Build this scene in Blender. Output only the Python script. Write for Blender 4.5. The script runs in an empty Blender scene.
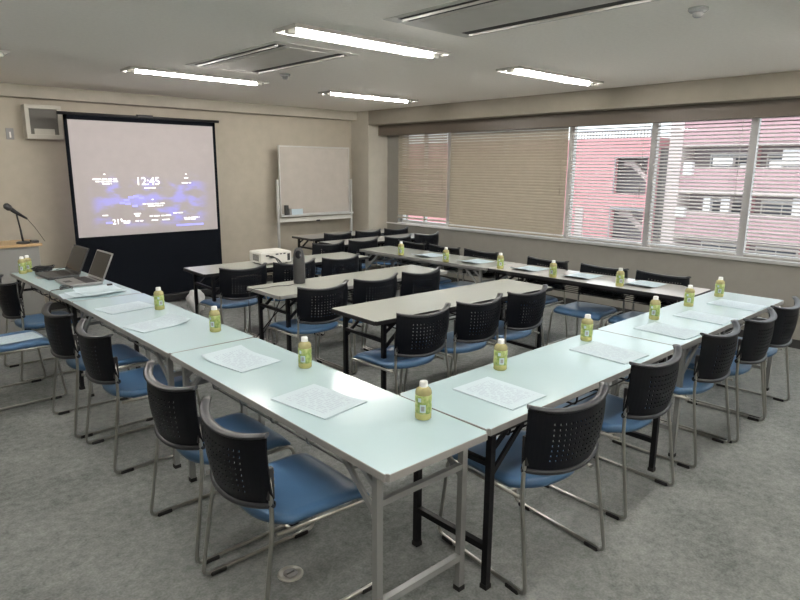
import bpy, bmesh, math, random
from mathutils import Vector, Matrix
random.seed(7)
C = bpy.context.scene.collection
PI = math.pi

# ------------------------------------------------------------------ camera
cam = bpy.data.cameras.new('camera'); cam.sensor_width = 36; cam.lens = 27.86; cam.clip_start = .05; cam.clip_end = 300
co = bpy.data.objects.new('camera', cam); C.objects.link(co)
R_ = Vector((.73655, -.67634, .00727)); U_ = Vector((.13701, .15971, .97761)); F_ = Vector((.66236, .71906, -.21030))
co.matrix_world = Matrix(((R_.x, U_.x, -F_.x, -1.208), (R_.y, U_.y, -F_.y, -1.367), (R_.z, U_.z, -F_.z, 1.671), (0, 0, 0, 1)))
bpy.context.scene.camera = co

# ------------------------------------------------------------------ sky, sun, exposure
w = bpy.data.worlds.new('overcast_sky'); bpy.context.scene.world = w; w.use_nodes = True
nt = w.node_tree; bg = nt.nodes['Background']; bg.inputs['Color'].default_value = (.90, .95, 1.0, 1); bg.inputs['Strength'].default_value = 1.9
sd = bpy.data.lights.new('sun', 'SUN'); sd.energy = 0.9; sd.angle = math.radians(20); sd.color = (1, .97, .93)
so = bpy.data.objects.new('sun', sd); C.objects.link(so); so.rotation_euler = (math.radians(50), 0, math.radians(-75))
TUBE = 80.0
vs = bpy.context.scene.view_settings
vs.view_transform = 'Standard'; vs.look = 'None'; vs.gamma = 1; vs.use_curve_mapping = False; vs.exposure = 0.55

# ------------------------------------------------------------------ materials
def mat(name, col, rough=.5, metal=0, spec=.5, bump=0, bscale=60, var=0, vscale=8, emit=None, estr=0, trans=0, ior=1.45, coat=0):
    m = bpy.data.materials.new(name); m.use_nodes = True
    n = m.node_tree.nodes; l = m.node_tree.links; b = n['Principled BSDF']
    b.inputs['Base Color'].default_value = (*col, 1); b.inputs['Roughness'].default_value = rough
    b.inputs['Metallic'].default_value = metal; b.inputs['Specular IOR Level'].default_value = spec
    b.inputs['IOR'].default_value = ior; b.inputs['Transmission Weight'].default_value = trans; b.inputs['Coat Weight'].default_value = coat
    if emit: b.inputs['Emission Color'].default_value = (*emit, 1); b.inputs['Emission Strength'].default_value = estr
    tc = n.new('ShaderNodeTexCoord')
    if var or True:
        v = var or .04
        ns = n.new('ShaderNodeTexNoise'); ns.inputs['Scale'].default_value = vscale; ns.inputs['Detail'].default_value = 6
        l.new(tc.outputs['Object'], ns.inputs['Vector'])
        rp = n.new('ShaderNodeMapRange'); rp.inputs['To Min'].default_value = 1-v; rp.inputs['To Max'].default_value = 1+v
        rp.inputs['From Min'].default_value = .3; rp.inputs['From Max'].default_value = .7
        l.new(ns.outputs['Fac'], rp.inputs['Value'])
        mx = n.new('ShaderNodeVectorMath'); mx.operation = 'SCALE'; mx.inputs[0].default_value = col
        l.new(rp.outputs['Result'], mx.inputs['Scale']); l.new(mx.outputs['Vector'], b.inputs['Base Color'])
    if bump:
        n2 = n.new('ShaderNodeTexNoise'); n2.inputs['Scale'].default_value = bscale; n2.inputs['Detail'].default_value = 4
        l.new(tc.outputs['Object'], n2.inputs['Vector'])
        bp = n.new('ShaderNodeBump'); bp.inputs['Strength'].default_value = bump; bp.inputs['Distance'].default_value = .01
        l.new(n2.outputs['Fac'], bp.inputs['Height']); l.new(bp.outputs['Normal'], b.inputs['Normal'])
    return m

M = {}
M['wall'] = mat('wall_paper', (.46, .42, .345), .85, bump=.15, bscale=180)
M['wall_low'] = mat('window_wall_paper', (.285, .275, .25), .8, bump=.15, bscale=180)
M['ceiling'] = mat('ceiling_board', (.91, .865, .81), .9, bump=.3, bscale=120, var=.03, vscale=40)
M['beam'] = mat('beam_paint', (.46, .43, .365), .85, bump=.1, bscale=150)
M['window_beam'] = mat('window_beam_paint', (.25, .225, .185), .85, bump=.1, bscale=150)  # same paint as the ceiling, darkened in colour for missing direct lamp light
M['baseboard'] = mat('baseboard_vinyl', (.035, .035, .035), .5)
M['valance'] = mat('brown_valance', (.12, .098, .078), .45)
M['white_top'] = mat('white_laminate', (.50, .66, .70), .16, spec=.5, var=.02, vscale=3)
M['cream_top'] = mat('cream_laminate', (.43, .445, .41), .18, spec=.5, var=.02, vscale=3)
M['reflection_top'] = mat('laminate_painted_reflection', (.60, .59, .57), .15, spec=.6, var=.02, vscale=3)  # grazing window reflections on these tops, painted as a whiter base colour
M['grey_edge'] = mat('grey_edge_band', (.32, .32, .31), .45)
M['black_edge'] = mat('black_edge_band', (.02, .02, .022), .4)
M['under'] = mat('table_underside', (.25, .25, .24), .7)
M['black_metal'] = mat('black_painted_steel', (.005, .005, .007), .38, spec=.35)
M['silver_metal'] = mat('silver_painted_steel', (.30, .31, .31), .4, metal=.3)
M['chrome'] = mat('chrome_tube', (.46, .455, .43), .28, metal=1)
M['rubber'] = mat('black_rubber', (.015, .015, .016), .7)
M['chair_plastic'] = mat('black_chair_plastic', (.003, .004, .007),   .40, spec=.22, bump=.05, bscale=400)
M['rim_painted_light'] = mat('chair_rim_painted_light', (.022, .024, .030), .34, spec=.5)  # same black plastic; light caught by the rims is painted as lighter grey
M['blue_vinyl'] = mat('blue_seat_vinyl', (.075, .165, .31), .30, spec=.5, bump=.08, bscale=350, var=.05)
M['paper'] = mat('white_paper', (.56, .675, .735), .6)
M['cap'] = mat('white_cap', (.85, .87, .85), .35)
M['tea'] = mat('green_tea', (.50, .48, .19), .08, spec=.6, var=.08, vscale=30)
M['amber'] = mat('clear_shoulder', (.66, .60, .30), .06, spec=.8, var=.1, vscale=40, trans=.35, ior=1.33)
M['black_fabric'] = mat('black_screen_cloth', (.003, .0045, .008), .8, spec=.15)
M['black_plastic'] = mat('black_plastic', (.02, .02, .022), .4)
M['dark_screen'] = mat('dark_lcd', (.012, .013, .018), .12)
M['dark_grey'] = mat('dark_grey_plastic', (.05, .05, .052), .45)
M['grey_plastic'] = mat('grey_plastic', (.28, .28, .28), .5)
M['silver_plastic'] = mat('silver_plastic', (.36, .36, .36), .35, metal=.4)
M['white_plastic'] = mat('white_plastic', (.78, .77, .72), .35)
M['alu'] = mat('aluminium_frame', (.62, .62, .60), .35, metal=.5)
M['winframe'] = mat('window_frame_white', (.80, .79, .79), .4)
M['blind'] = mat('beige_blind_slat', (.42, .37, .29), .5)
M['blind_white'] = mat('pale_blind_slat', (.52, .49, .47), .45)
M['wbsurf'] = mat('whiteboard_enamel', (.46, .425, .385), .22)
M['wood'] = mat('light_wood', (.50, .34, .18), .4, var=.12, vscale=15)
M['podium'] = mat('grey_podium_panel', (.26, .26, .25), .5)
M['ac'] = mat('ac_panel', (.56, .54, .51), .5)
M['slot'] = mat('dark_slot', (.015, .015, .015), .6)
M['reflector'] = mat('white_reflector', (.85, .84, .80), .3)
M['brass'] = mat('floor_outlet_metal', (.55, .54, .50), .35, metal=.8)
M['tube'] = mat('fluorescent_tube', (1, 1, 1), .5, emit=(1, .96, .90), estr=TUBE)
M['screenframe'] = mat('black_screen_frame', (.012, .012, .014), .4)
M['speaker_frame'] = mat('beige_speaker_frame', (.50, .48, .42), .5)
M['speaker_grille'] = mat('grey_speaker_grille', (.16, .155, .14), .8, bump=.6, bscale=300)
M['bag'] = mat('white_plastic_bag', (.6, .6, .6), .4)
M['salmon'] = mat('salmon_tile', (.62, .19, .19), .8)
M['pink'] = mat('pink_tile', (.52, .22, .25), .8)
M['palecon'] = mat('pale_concrete', (.62, .52, .52), .8)
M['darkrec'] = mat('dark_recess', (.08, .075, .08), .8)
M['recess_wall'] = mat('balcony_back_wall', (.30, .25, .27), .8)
M['asphalt'] = mat('asphalt', (.12, .12, .12), .9)
M['outer_white'] = mat('white_equipment', (.85, .83, .85), .6)
M['pane_dark'] = mat('dark_window_pane', (.10, .11, .14), .15)
M['railgrey'] = mat('grey_railing', (.35, .33, .37), .7)

def tile_mat(name, c1, c2, mortar, bw, bh, ms):
    m = mat(name, c1, .7); n = m.node_tree.nodes; l = m.node_tree.links; b = n['Principled BSDF']
    br = n.new('ShaderNodeTexBrick'); tc = n.new('ShaderNodeTexCoord'); mp = n.new('ShaderNodeMapping')
    mp.inputs['Rotation'].default_value = (0, 0, 0)
    sx = n.new('ShaderNodeSeparateXYZ'); cx = n.new('ShaderNodeCombineXYZ')
    l.new(tc.outputs['Object'], sx.inputs[0]); l.new(sx.outputs['Y'], cx.inputs['X']); l.new(sx.outputs['Z'], cx.inputs['Y'])
    l.new(cx.outputs[0], br.inputs['Vector'])
    br.inputs['Color1'].default_value = (*c1, 1); br.inputs['Color2'].default_value = (*c2, 1); br.inputs['Mortar'].default_value = (*mortar, 1)
    br.inputs['Scale'].default_value = 1; br.inputs['Brick Width'].default_value = bw; br.inputs['Row Height'].default_value = bh; br.inputs['Mortar Size'].default_value = ms
    l.new(br.outputs['Color'], b.inputs['Base Color'])
    return m
M['pink'] = tile_mat('pink_tiles', (.56, .34, .385), (.51, .31, .35), (.60, .42, .45), .60, .33, .02)
M['salmon'] = tile_mat('salmon_tiles', (.66, .30, .33), (.62, .28, .31), (.66, .34, .36), .60, .30, .012)

def carpet():
    m = mat('grey_carpet', (.12, .12, .12), .95, bump=.6, bscale=500); n = m.node_tree.nodes; l = m.node_tree.links; b = n['Principled BSDF']
    b.inputs['Specular IOR Level'].default_value = .2
    tc = n.new('ShaderNodeTexCoord')
    a = n.new('ShaderNodeTexNoise'); a.inputs['Scale'].default_value = 2.2; a.inputs['Detail'].default_value = 8; a.inputs['Roughness'].default_value = .65
    c = n.new('ShaderNodeTexNoise'); c.inputs['Scale'].default_value = 95; c.inputs['Detail'].default_value = 3
    e = n.new('ShaderNodeTexNoise'); e.inputs['Scale'].default_value = 26; e.inputs['Detail'].default_value = 5
    for t in (a, c, e): l.new(tc.outputs['Object'], t.inputs['Vector'])
    s1 = n.new('ShaderNodeMath'); s1.operation = 'MULTIPLY_ADD'; s1.inputs[1].default_value = .45; l.new(a.outputs['Fac'], s1.inputs[0]); 
    s2 = n.new('ShaderNodeMath'); s2.operation = 'MULTIPLY_ADD'; s2.inputs[1].default_value = .35; s2.inputs[2].default_value = 0; l.new(c.outputs['Fac'], s2.inputs[0])
    s3 = n.new('ShaderNodeMath'); s3.operation = 'MULTIPLY_ADD'; s3.inputs[1].default_value = .35; l.new(e.outputs['Fac'], s3.inputs[0]); l.new(s2.outputs[0], s3.inputs[2])
    l.new(s3.outputs[0], s1.inputs[2])
    r = n.new('ShaderNodeValToRGB'); l.new(s1.outputs[0], r.inputs['Fac'])
    r.color_ramp.elements[0].position = .40; r.color_ramp.elements[0].color = (.125, .139, .134, 1)
    r.color_ramp.elements[1].position = .75; r.color_ramp.elements[1].color = (.38, .395, .39, 1)
    l.new(r.outputs['Color'], b.inputs['Base Color'])
    return m
M['carpet'] = carpet()

def glass_mat():
    m = bpy.data.materials.new('window_glass'); m.use_nodes = True; n = m.node_tree.nodes; l = m.node_tree.links
    n.clear(); o = n.new('ShaderNodeOutputMaterial'); mx = n.new('ShaderNodeMixShader'); t = n.new('ShaderNodeBsdfTransparent'); g = n.new('ShaderNodeBsdfGlossy')
    t.inputs['Color'].default_value = (.93, .95, .94, 1); g.inputs['Roughness'].default_value = .02; mx.inputs[0].default_value = .06
    l.new(t.outputs[0], mx.inputs[1]); l.new(g.outputs[0], mx.inputs[2]); l.new(mx.outputs[0], o.inputs[0]); return m
M['glass'] = glass_mat()

def print_mat(name='printed_paper', axis='X'):
    # white sheet with faint lines of illegible small print, printed across the sheet
    m = mat(name, (.8, .84, .86), .6); n = m.node_tree.nodes; l = m.node_tree.links; b = n['Principled BSDF']
    tc = n.new('ShaderNodeTexCoord'); sx = n.new('ShaderNodeSeparateXYZ'); l.new(tc.outputs['Object'], sx.inputs[0])
    def mth(op, a, bb=None):
        q = n.new('ShaderNodeMath'); q.operation = op
        for i, v in enumerate((a, bb)):
            if v is None: continue
            if isinstance(v, (int, float)): q.inputs[i].default_value = v
            else: l.new(v, q.inputs[i])
        return q.outputs[0]
    y = sx.outputs['Y']; x = sx.outputs['X']
    rows = mth('GREATER_THAN', mth('FRACT', mth('MULTIPLY', y, 70.)), .5)
    cells = n.new('ShaderNodeCombineXYZ'); l.new(mth('MULTIPLY', x, 60.), cells.inputs['X']); l.new(mth('FLOOR', mth('MULTIPLY', y, 70.)), cells.inputs['Y'])
    nz = n.new('ShaderNodeTexNoise'); nz.inputs['Scale'].default_value = .7; l.new(cells.outputs[0], nz.inputs['Vector'])
    words = mth('GREATER_THAN', nz.outputs['Fac'], .46)
    inx = mth('LESS_THAN', mth('ABSOLUTE', x), .125); iny = mth('LESS_THAN', mth('ABSOLUTE', y), .09)
    f = mth('MULTIPLY', mth('MULTIPLY', rows, words), mth('MULTIPLY', inx, iny))
    f = mth('MULTIPLY', f, .5)
    mx = n.new('ShaderNodeMix'); mx.data_type = 'RGBA'; l.new(f, mx.inputs[0]); mx.inputs[6].default_value = (.56, .675, .735, 1); mx.inputs[7].default_value = (.36, .43, .54, 1)
    l.new(mx.outputs[2], b.inputs['Base Color'])
    return m
M['print'] = print_mat()

def label_mat():
    m = mat('tea_label', (.45, .62, .18), .35); n = m.node_tree.nodes; l = m.node_tree.links; b = n['Principled BSDF']
    tc = n.new('ShaderNodeTexCoord'); ns = n.new('ShaderNodeTexNoise'); ns.inputs['Scale'].default_value = 55; ns.inputs['Detail'].default_value = 2
    l.new(tc.outputs['Object'], ns.inputs['Vector'])
    r = n.new('ShaderNodeValToRGB'); l.new(ns.outputs['Fac'], r.inputs['Fac'])
    r.color_ramp.elements[0].position = .35; r.color_ramp.elements[0].color = (.24, .36, .10, 1)
    e = r.color_ramp.elements.new(.52); e.color = (.40, .49, .16, 1)
    r.color_ramp.elements[2].position = .68; r.color_ramp.elements[2].color = (.54, .58, .28, 1)
    l.new(r.outputs['Color'], b.inputs['Base Color']); return m
M['label'] = label_mat()

def screen_mat():
    # matt projection cloth carrying the projector's picture (object x to the right, z up)
    m = mat('projected_picture', (.31, .29, .275), .8); n = m.node_tree.nodes; l = m.node_tree.links; b = n['Principled BSDF']
    tc = n.new('ShaderNodeTexCoord'); mp = n.new('ShaderNodeMapping'); l.new(tc.outputs['Object'], mp.inputs['Vector'])
    mp.inputs['Scale'].default_value = (1.4, 1, 3.0)
    ns = n.new('ShaderNodeTexNoise'); ns.inputs['Scale'].default_value = 2.2; ns.inputs['Detail'].default_value = 3; l.new(mp.outputs[0], ns.inputs['Vector'])
    sx = n.new('ShaderNodeSeparateXYZ'); l.new(tc.outputs['Object'], sx.inputs[0])
    def rng(v, a, b_):
        q = n.new('ShaderNodeMapRange'); q.interpolation_type = 'SMOOTHSTEP'; q.inputs['From Min'].default_value = a; q.inputs['From Max'].default_value = b_; l.new(v, q.inputs['Value']); return q.outputs[0]
    def mul(a, b_):
        q = n.new('ShaderNodeMath'); q.operation = 'MULTIPLY'; l.new(a, q.inputs[0]); l.new(b_, q.inputs[1]); return q.outputs[0]
    msk = mul(mul(rng(sx.outputs['Z'], .75, .55), rng(sx.outputs['Z'], .06, .16)), mul(rng(sx.outputs['X'], .12, .28), rng(sx.outputs['X'], 1.60, 1.35)))
    blob = rng(ns.outputs['Fac'], .47, .62)
    f = mul(msk, blob)
    mx = n.new('ShaderNodeMix'); mx.data_type = 'RGBA'; l.new(f, mx.inputs[0]); mx.inputs[6].default_value = (.13, .11, .115, 1); mx.inputs[7].default_value = (.13, .13, .46, 1)
    l.new(mx.outputs[2], b.inputs['Emission Color']); b.inputs['Emission Strength'].default_value = 1
    return m
M['screen'] = screen_mat()
M['glyph'] = mat('projected_white', (.8, .8, .8), .8, emit=(1, 1, 1), estr=1.1)
M['glyph_blue'] = mat('projected_blue', (.3, .3, .8), .8, emit=(.30, .30, 1.0), estr=.75)

# ------------------------------------------------------------------ mesh helpers
def box(bm, x0, x1, y0, y1, z0, z1, mi=0, bev=0):
    v = [bm.verts.new(p) for p in ((x0,y0,z0),(x1,y0,z0),(x1,y1,z0),(x0,y1,z0),(x0,y0,z1),(x1,y0,z1),(x1,y1,z1),(x0,y1,z1))]
    fs = [bm.faces.new([v[i] for i in q]) for q in ((3,2,1,0),(4,5,6,7),(0,1,5,4),(1,2,6,5),(2,3,7,6),(3,0,4,7))]
    for f in fs: f.material_index = mi
    if bev:
        es = set(e for f in fs for e in f.edges)
        r = bmesh.ops.bevel(bm, geom=list(es), offset=bev, segments=2, affect='EDGES', profile=.5)
        for f in r['faces']: f.material_index = mi
    return v
def fillet(pts, r, n=5):
    pts = [Vector(p) for p in pts]; out = [pts[0]]
    for i in range(1, len(pts)-1):
        a, b, c = pts[i-1], pts[i], pts[i+1]; d1 = a-b; d2 = c-b; k = min(r, d1.length*.45, d2.length*.45)
        p1 = b + d1.normalized()*k; p2 = b + d2.normalized()*k
        for j in range(n+1):
            t = j/n; out.append(p1*(1-t)**2 + b*2*t*(1-t) + p2*t*t)
    out.append(pts[-1]); return out
def tube(bm, pts, r, seg=8, mi=0, rf=0, sx=1, sy=1, cap=True, up=Vector((0, 0, 1))):
    if rf: pts = fillet(pts, rf)
    pts = [Vector(p) for p in pts]; rings = []; prev = None
    for i, p in enumerate(pts):
        d = (pts[min(i+1, len(pts)-1)] - pts[max(i-1, 0)]).normalized()
        if prev is None:
            a = up if abs(d.dot(up)) < .95 else Vector((1, 0, 0))
            nx = d.cross(a).normalized()
        else:
            nx = (prev - d*prev.dot(d)).normalized()
        prev = nx; ny = d.cross(nx)
        rr = r[i] if isinstance(r, (list, tuple)) else r
        ph = PI/4 if seg == 4 else 0
        rings.append([bm.verts.new(p + nx*math.cos(ph+2*PI*k/seg)*rr*sx + ny*math.sin(ph+2*PI*k/seg)*rr*sy) for k in range(seg)])
    for a, b in zip(rings, rings[1:]):
        for k in range(seg):
            f = bm.faces.new((a[k], a[(k+1) % seg], b[(k+1) % seg], b[k])); f.material_index = mi; f.smooth = seg > 4
    if cap:
        for q, rev in ((rings[0], True), (rings[-1], False)):
            f = bm.faces.new(q[::-1] if rev else q); f.material_index = mi
def lathe(bm, prof, seg=20, c=(0, 0, 0), mi=0, smooth=True):
    rings = []
    for r, z in prof:
        rings.append([bm.verts.new((c[0]+r*math.cos(2*PI*k/seg), c[1]+r*math.sin(2*PI*k/seg), c[2]+z)) for k in range(seg)] if r > 1e-6 else [bm.verts.new((c[0], c[1], c[2]+z))])
    for a, b in zip(rings, rings[1:]):
        for k in range(seg):
            k2 = (k+1) % seg
            if len(a) == 1 and len(b) == 1: continue
            if len(a) == 1: f = bm.faces.new((a[0], b[k], b[k2]))
            elif len(b) == 1: f = bm.faces.new((a[k], b[0], a[k2]))
            else: f = bm.faces.new((a[k], b[k], b[k2], a[k2]))
            f.material_index = mi; f.smooth = smooth
def square_bar(bm, a, b, s, mi=0, s2=None):
    tube(bm, [a, b], 1, 4, mi, sx=(s/2)*1.4142, sy=((s2 or s)/2)*1.4142)
def obj(name, bm, mats, parent=None, loc=None, rotz=0, smooth=False):
    bmesh.ops.recalc_face_normals(bm, faces=bm.faces)
    me = bpy.data.meshes.new(name); bm.to_mesh(me); bm.free()
    if not isinstance(mats, (list, tuple)): mats = [mats]
    for m in mats: me.materials.append(M[m] if isinstance(m, str) else m)
    if smooth:
        for p in me.polygons: p.use_smooth = True
    o = bpy.data.objects.new(name, me); C.objects.link(o)
    if parent: o.parent = parent
    if loc: o.location = loc
    if rotz: o.rotation_euler = (0, 0, rotz)
    return o
def tag(o, label, cat, group=None, kind=None):
    if label: o['label'] = label
    if cat: o['category'] = cat
    if group: o['group'] = group
    if kind: o['kind'] = kind
    return o
def thing(name, label, cat, loc=(0, 0, 0), rotz=0, group=None):
    o = bpy.data.objects.new(name, None); C.objects.link(o); o.empty_display_size = .1
    o.location = loc; o.rotation_euler = (0, 0, rotz); return tag(o, label, cat, group)
def kids(o): return [c for c in C.objects if c.parent == o]
def copy_tree(o, loc, rotz, label, group=None):
    r = o.copy(); C.objects.link(r); r.location = loc; r.rotation_euler = (0, 0, rotz); r['label'] = label
    if group: r['group'] = group
    def rec(a, b):
        for ch in kids(a):
            c = ch.copy(); C.objects.link(c); c.parent = b; rec(ch, c)
    rec(o, r); return r
def B(): return bmesh.new()
def struct(name, bm, m, parent=None, label=None):
    o = obj(name, bm, m, parent)
    if not parent: o['kind'] = 'structure'
    if label: o['label'] = label
    return o

# ------------------------------------------------------------------ the room
X0, X1, Y0, Y1, H = -3.2, 5.45, -3.6, 6.60, 2.50
WZ0, WZ1, WY0, WY1 = .80, 2.24, -2.4, 5.92
bm = B(); box(bm, X0-.15, X1+.22, Y0-.15, Y1+.15, -.12, 0); struct('floor', bm, 'carpet')
bm = B(); box(bm, X0-.15, X1+.22, Y0-.15, Y1+.15, H, H+.12); struct('ceiling', bm, 'ceiling')
bm = B(); box(bm, X0-.15, X1+.22, Y1, Y1+.15, 0, H); struct('wall_front', bm, 'wall')
bm = B(); box(bm, X0-.15, X1+.22, Y0-.15, Y0, 0, H); struct('wall_back', bm, 'wall')
bm = B(); box(bm, X0-.15, X0, Y0, Y1, 0, H); struct('wall_left', bm, 'wall')
bm = B()
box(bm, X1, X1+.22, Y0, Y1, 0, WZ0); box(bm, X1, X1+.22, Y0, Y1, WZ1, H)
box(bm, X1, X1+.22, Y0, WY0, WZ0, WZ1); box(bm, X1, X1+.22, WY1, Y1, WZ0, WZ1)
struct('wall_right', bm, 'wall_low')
bm = B(); box(bm, 5.06, X1, 6.18, Y1, 0, H); struct('trim_1', bm, 'beam', label='square plaster corner pillar between the front wall and the windows')
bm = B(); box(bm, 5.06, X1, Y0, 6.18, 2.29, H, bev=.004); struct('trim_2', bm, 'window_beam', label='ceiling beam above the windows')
bm = B(); box(bm, X0, 5.06, 6.45, Y1, 2.37, H, bev=.004); struct('trim_3', bm, 'beam', label='ceiling beam above the front wall')
bm = B(); box(bm, X1-.022, X1, Y0, 6.18, .782, .80, bev=.003); box(bm, X1-.015, X1+.1, WY0, WY1, .80, .812); struct('trim_4', bm, 'winframe', label='pale window sill')
bm = B(); box(bm, X1-.012, X1, Y0, 6.18, 0, .085); struct('baseboard_right', bm, 'baseboard')
bm = B(); box(bm, X0, 5.06, Y1-.012, Y1, 0, .085); struct('baseboard_front', bm, 'baseboard')
bm = B(); box(bm, X0, X0+.012, Y0, Y1, 0, .085); struct('baseboard_left', bm, 'baseboard')
# windows: five bays, each frame with its pane
bays = [(5.92, 4.92), (4.92, 2.91), (2.91, 1.885), (1.885, .89), (.89, -.12), (-.12, -1.2), (-1.2, -2.4)]
for i, (a, b) in enumerate(bays):
    bm = B(); t = .035
    x0, x1 = 5.53, 5.59
    box(bm, x0, x1, b, b+t, WZ0, WZ1); box(bm, x0, x1, a-t, a, WZ0, WZ1); box(bm, x0, x1, b+t, a-t, WZ0, WZ0+.05); box(bm, x0, x1, b+t, a-t, WZ1-.05, WZ1)
    if i < 2: 
        mid = (a+b)/2; box(bm, x0+.005, x1-.005, mid-.02, mid+.02, WZ0+.05, WZ1-.05)
    f = struct('window_%d' % (i+1), bm, 'winframe')
    bm = B(); box(bm, 5.556, 5.562, b+t, a-t, WZ0+.05, WZ1-.05); obj('window_pane', bm, 'glass', f)
bm = B(); box(bm, 5.26, 5.34, Y0+.02, 6.18, 2.14, 2.29); box(bm, 5.34, X1, Y0+.02, 6.18, 2.27, 2.29)
tag(obj('blind_valance', bm, 'valance'), 'long brown blind valance box hanging under the window beam', 'valance')

# venetian blinds
def blind(y1, y0, z0, tilt, mname, label, pitch=.036, wdt=.040, rag=0, camber=.0022, group='venetian blinds'):
    t = thing('venetian_blind', label, 'blind', (5.40, (y0+y1)/2, 0), 0, group)
    L = (y1-y0)/2; bm = B(); z = 2.22; k = 0
    while z > z0+.03:
        ta = tilt + (random.uniform(-1, 1)*rag)
        c, s = math.cos(ta), math.sin(ta); hw = wdt/2; th = .0012
        # slightly crowned slat: three longitudinal strips
        prof = [(-hw, 0), (-hw*.4, camber), (hw*.4, camber), (hw, 0)]
        rows = []
        for (px, pz) in prof:
            X = px*c - pz*s; Z = px*s + pz*c
            rows.append([bm.verts.new((X, -L, z+Z)), bm.verts.new((X, L, z+Z))])
        rows2 = []
        for (px, pz) in prof:
            X = px*c - (pz-th)*s; Z = px*s + (pz-th)*c
            rows2.append([bm.verts.new((X, -L, z+Z)), bm.verts.new((X, L, z+Z))])
        for q in range(3):
            bm.faces.new((rows[q][0], rows[q+1][0], rows[q+1][1], rows[q][1])); bm.faces.new((rows2[q][1], rows2[q+1][1], rows2[q+1][0], rows2[q][0]))
        bm.faces.new((rows[0][0], rows[0][1], rows2[0][1], rows2[0][0])); bm.faces.new((rows[3][1], rows[3][0], rows2[3][0], rows2[3][1]))
        z -= pitch
    obj('slats', bm, mname, t)
    bm = B(); box(bm, -.022, .022, -L, L, z0-.008, z0+.012, bev=.003); obj('bottom_rail', bm, mname, t)
    bm = B(); box(bm, -.025, .025, -L, L, 2.235, 2.265); obj('headrail', bm, mname, t)
    bm = B(); n = 2 if L < .6 else 4
    for q in range(n):
        yy = -L + .12 + q*(2*L-.24)/(n-1)
        for dx in (-.021, .021): tube(bm, [(dx, yy, 2.235), (dx, yy, z0+.012)], .0012, 4)
    obj('ladder_cords', bm, mname, t)
    bm = B(); tube(bm, [(-.035, -L+.06, 2.22), (-.035, -L+.06, 1.35)], .0035, 6); obj('tilt_wand', bm, mname, t)
blind(5.86, 4.83, .90, 1.0, 'blind', 'beige half-closed venetian blind nearest the corner pillar', rag=.10, camber=.005)
blind(4.77, 2.87, .84, 1.08, 'blind', 'wide beige fully closed venetian blind covering two panes', rag=.04, camber=.005)
blind(2.82, 1.86, .84, .34, 'blind_white', 'open venetian blind before the salmon tiled building with stair openings')
blind(1.80, .88, .84, .38, 'blind_white', 'open venetian blind between two pale mullions, before pink balconies')
blind(.80, -.12, .84, .38, 'blind_white', 'open venetian blind at the right edge of the photo')

# ------------------------------------------------------------------ outside
bm = B(); box(bm, 12, 90, -60, 90, -9.2, -9); tag(obj('street_ground', bm, 'asphalt'), 'grey street ground far below the windows', 'ground', kind='structure')
t = thing('apartment_building', 'salmon tiled building with two square stair openings, left in the window view', 'building', (37, 20, -9))
bm = B(); oy, oz = -20, 9
def bx(bm, x0, x1, y0, y1, z0, z1, mi=0): box(bm, x0-37, x1-37, y0-20, y1-20, z0+9, z1+9, mi)
ops = [(17.35, 19.5, .1, 2.35), (17.35, 19.6, -2.95, -.9), (17.35, 19.6, -6.0, -3.95)]
# facade around the stair openings
zs = -9
ya, yb = 17.35, 19.55
bx(bm, 37, 37.4, yb, 42, -9, 3.55); bx(bm, 37, 37.4, 16.75, ya, -9, 3.55)
for (z0, z1) in ((2.35, 3.55), (-.9, .1), (-3.95, -2.95), (-9, -6.0)): bx(bm, 37, 37.4, ya, yb, z0, z1)
bx(bm, 37.4, 46, 39, 42, -9, 3.55); bx(bm, 37.4, 46, 16.75, 17.1, -9, 3.55); bx(bm, 37.4, 46, 17.1, 39, 3.3, 3.5)
obj('facade', bm, 'salmon', t)
bm = B(); bx(bm, 39.2, 39.4, 17.1, 39, -9, 3.3); obj('stairwell_wall', bm, 'railgrey', t)
for (y0, y1, z0, z1) in ops:
    bm = B()
    v = []
    for (yy, zz) in ((y1-.15, z1-.55), (y1-.6, z1-.50), (y0+.55, z1-1.35), (y0+.05, z0+.15), (y0+.05, z0+.7), (y0+.55, z1-.95), (y1-.75, z1-.15), (y1-.15, z1-.2)):
        v.append((yy, zz))
    a = [bm.verts.new((.8, yy-20, zz+9)) for yy, zz in v]; b = [bm.verts.new((1.1, yy-20, zz+9)) for yy, zz in v]
    bm.faces.new(a); bm.faces.new(b[::-1])
    for k in range(8): bm.faces.new((a[k], b[k], b[(k+1) % 8], a[(k+1) % 8]))
    obj('stair_flight', bm, 'palecon', t)
    bm = B(); bx(bm, 36.95, 37.0, y0-.05, y1+.05, z1-.02, z1+.07); bx(bm, 36.95, 37.0, y1, y1+.07, z0, z1); obj('opening_frame', bm, 'railgrey', t)
bm = B(); bx(bm, 37.1, 37.15, 16.9, 30, 4.05, 4.12)
for k in range(60): bx(bm, 37.1, 37.14, 16.9+k*.22, 16.94+k*.22, 3.55, 4.05)
obj('roof_railing', bm, 'railgrey', t)
bm = B(); bx(bm, 36.9, 37, 21.6, 22.2, -8.5, -.9); obj('pale_panel', bm, 'palecon', t)
t = thing('balcony_building', 'pink tiled apartment building with rows of balconies, right in the window view', 'building', (37, 20, -9))
bm = B()
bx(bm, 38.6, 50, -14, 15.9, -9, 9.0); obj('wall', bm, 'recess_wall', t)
bm = B(); bx(bm, 36.8, 38.6, 15.2, 16.0, -9, 9.0); obj('corner_pier', bm, 'palecon', t)
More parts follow.
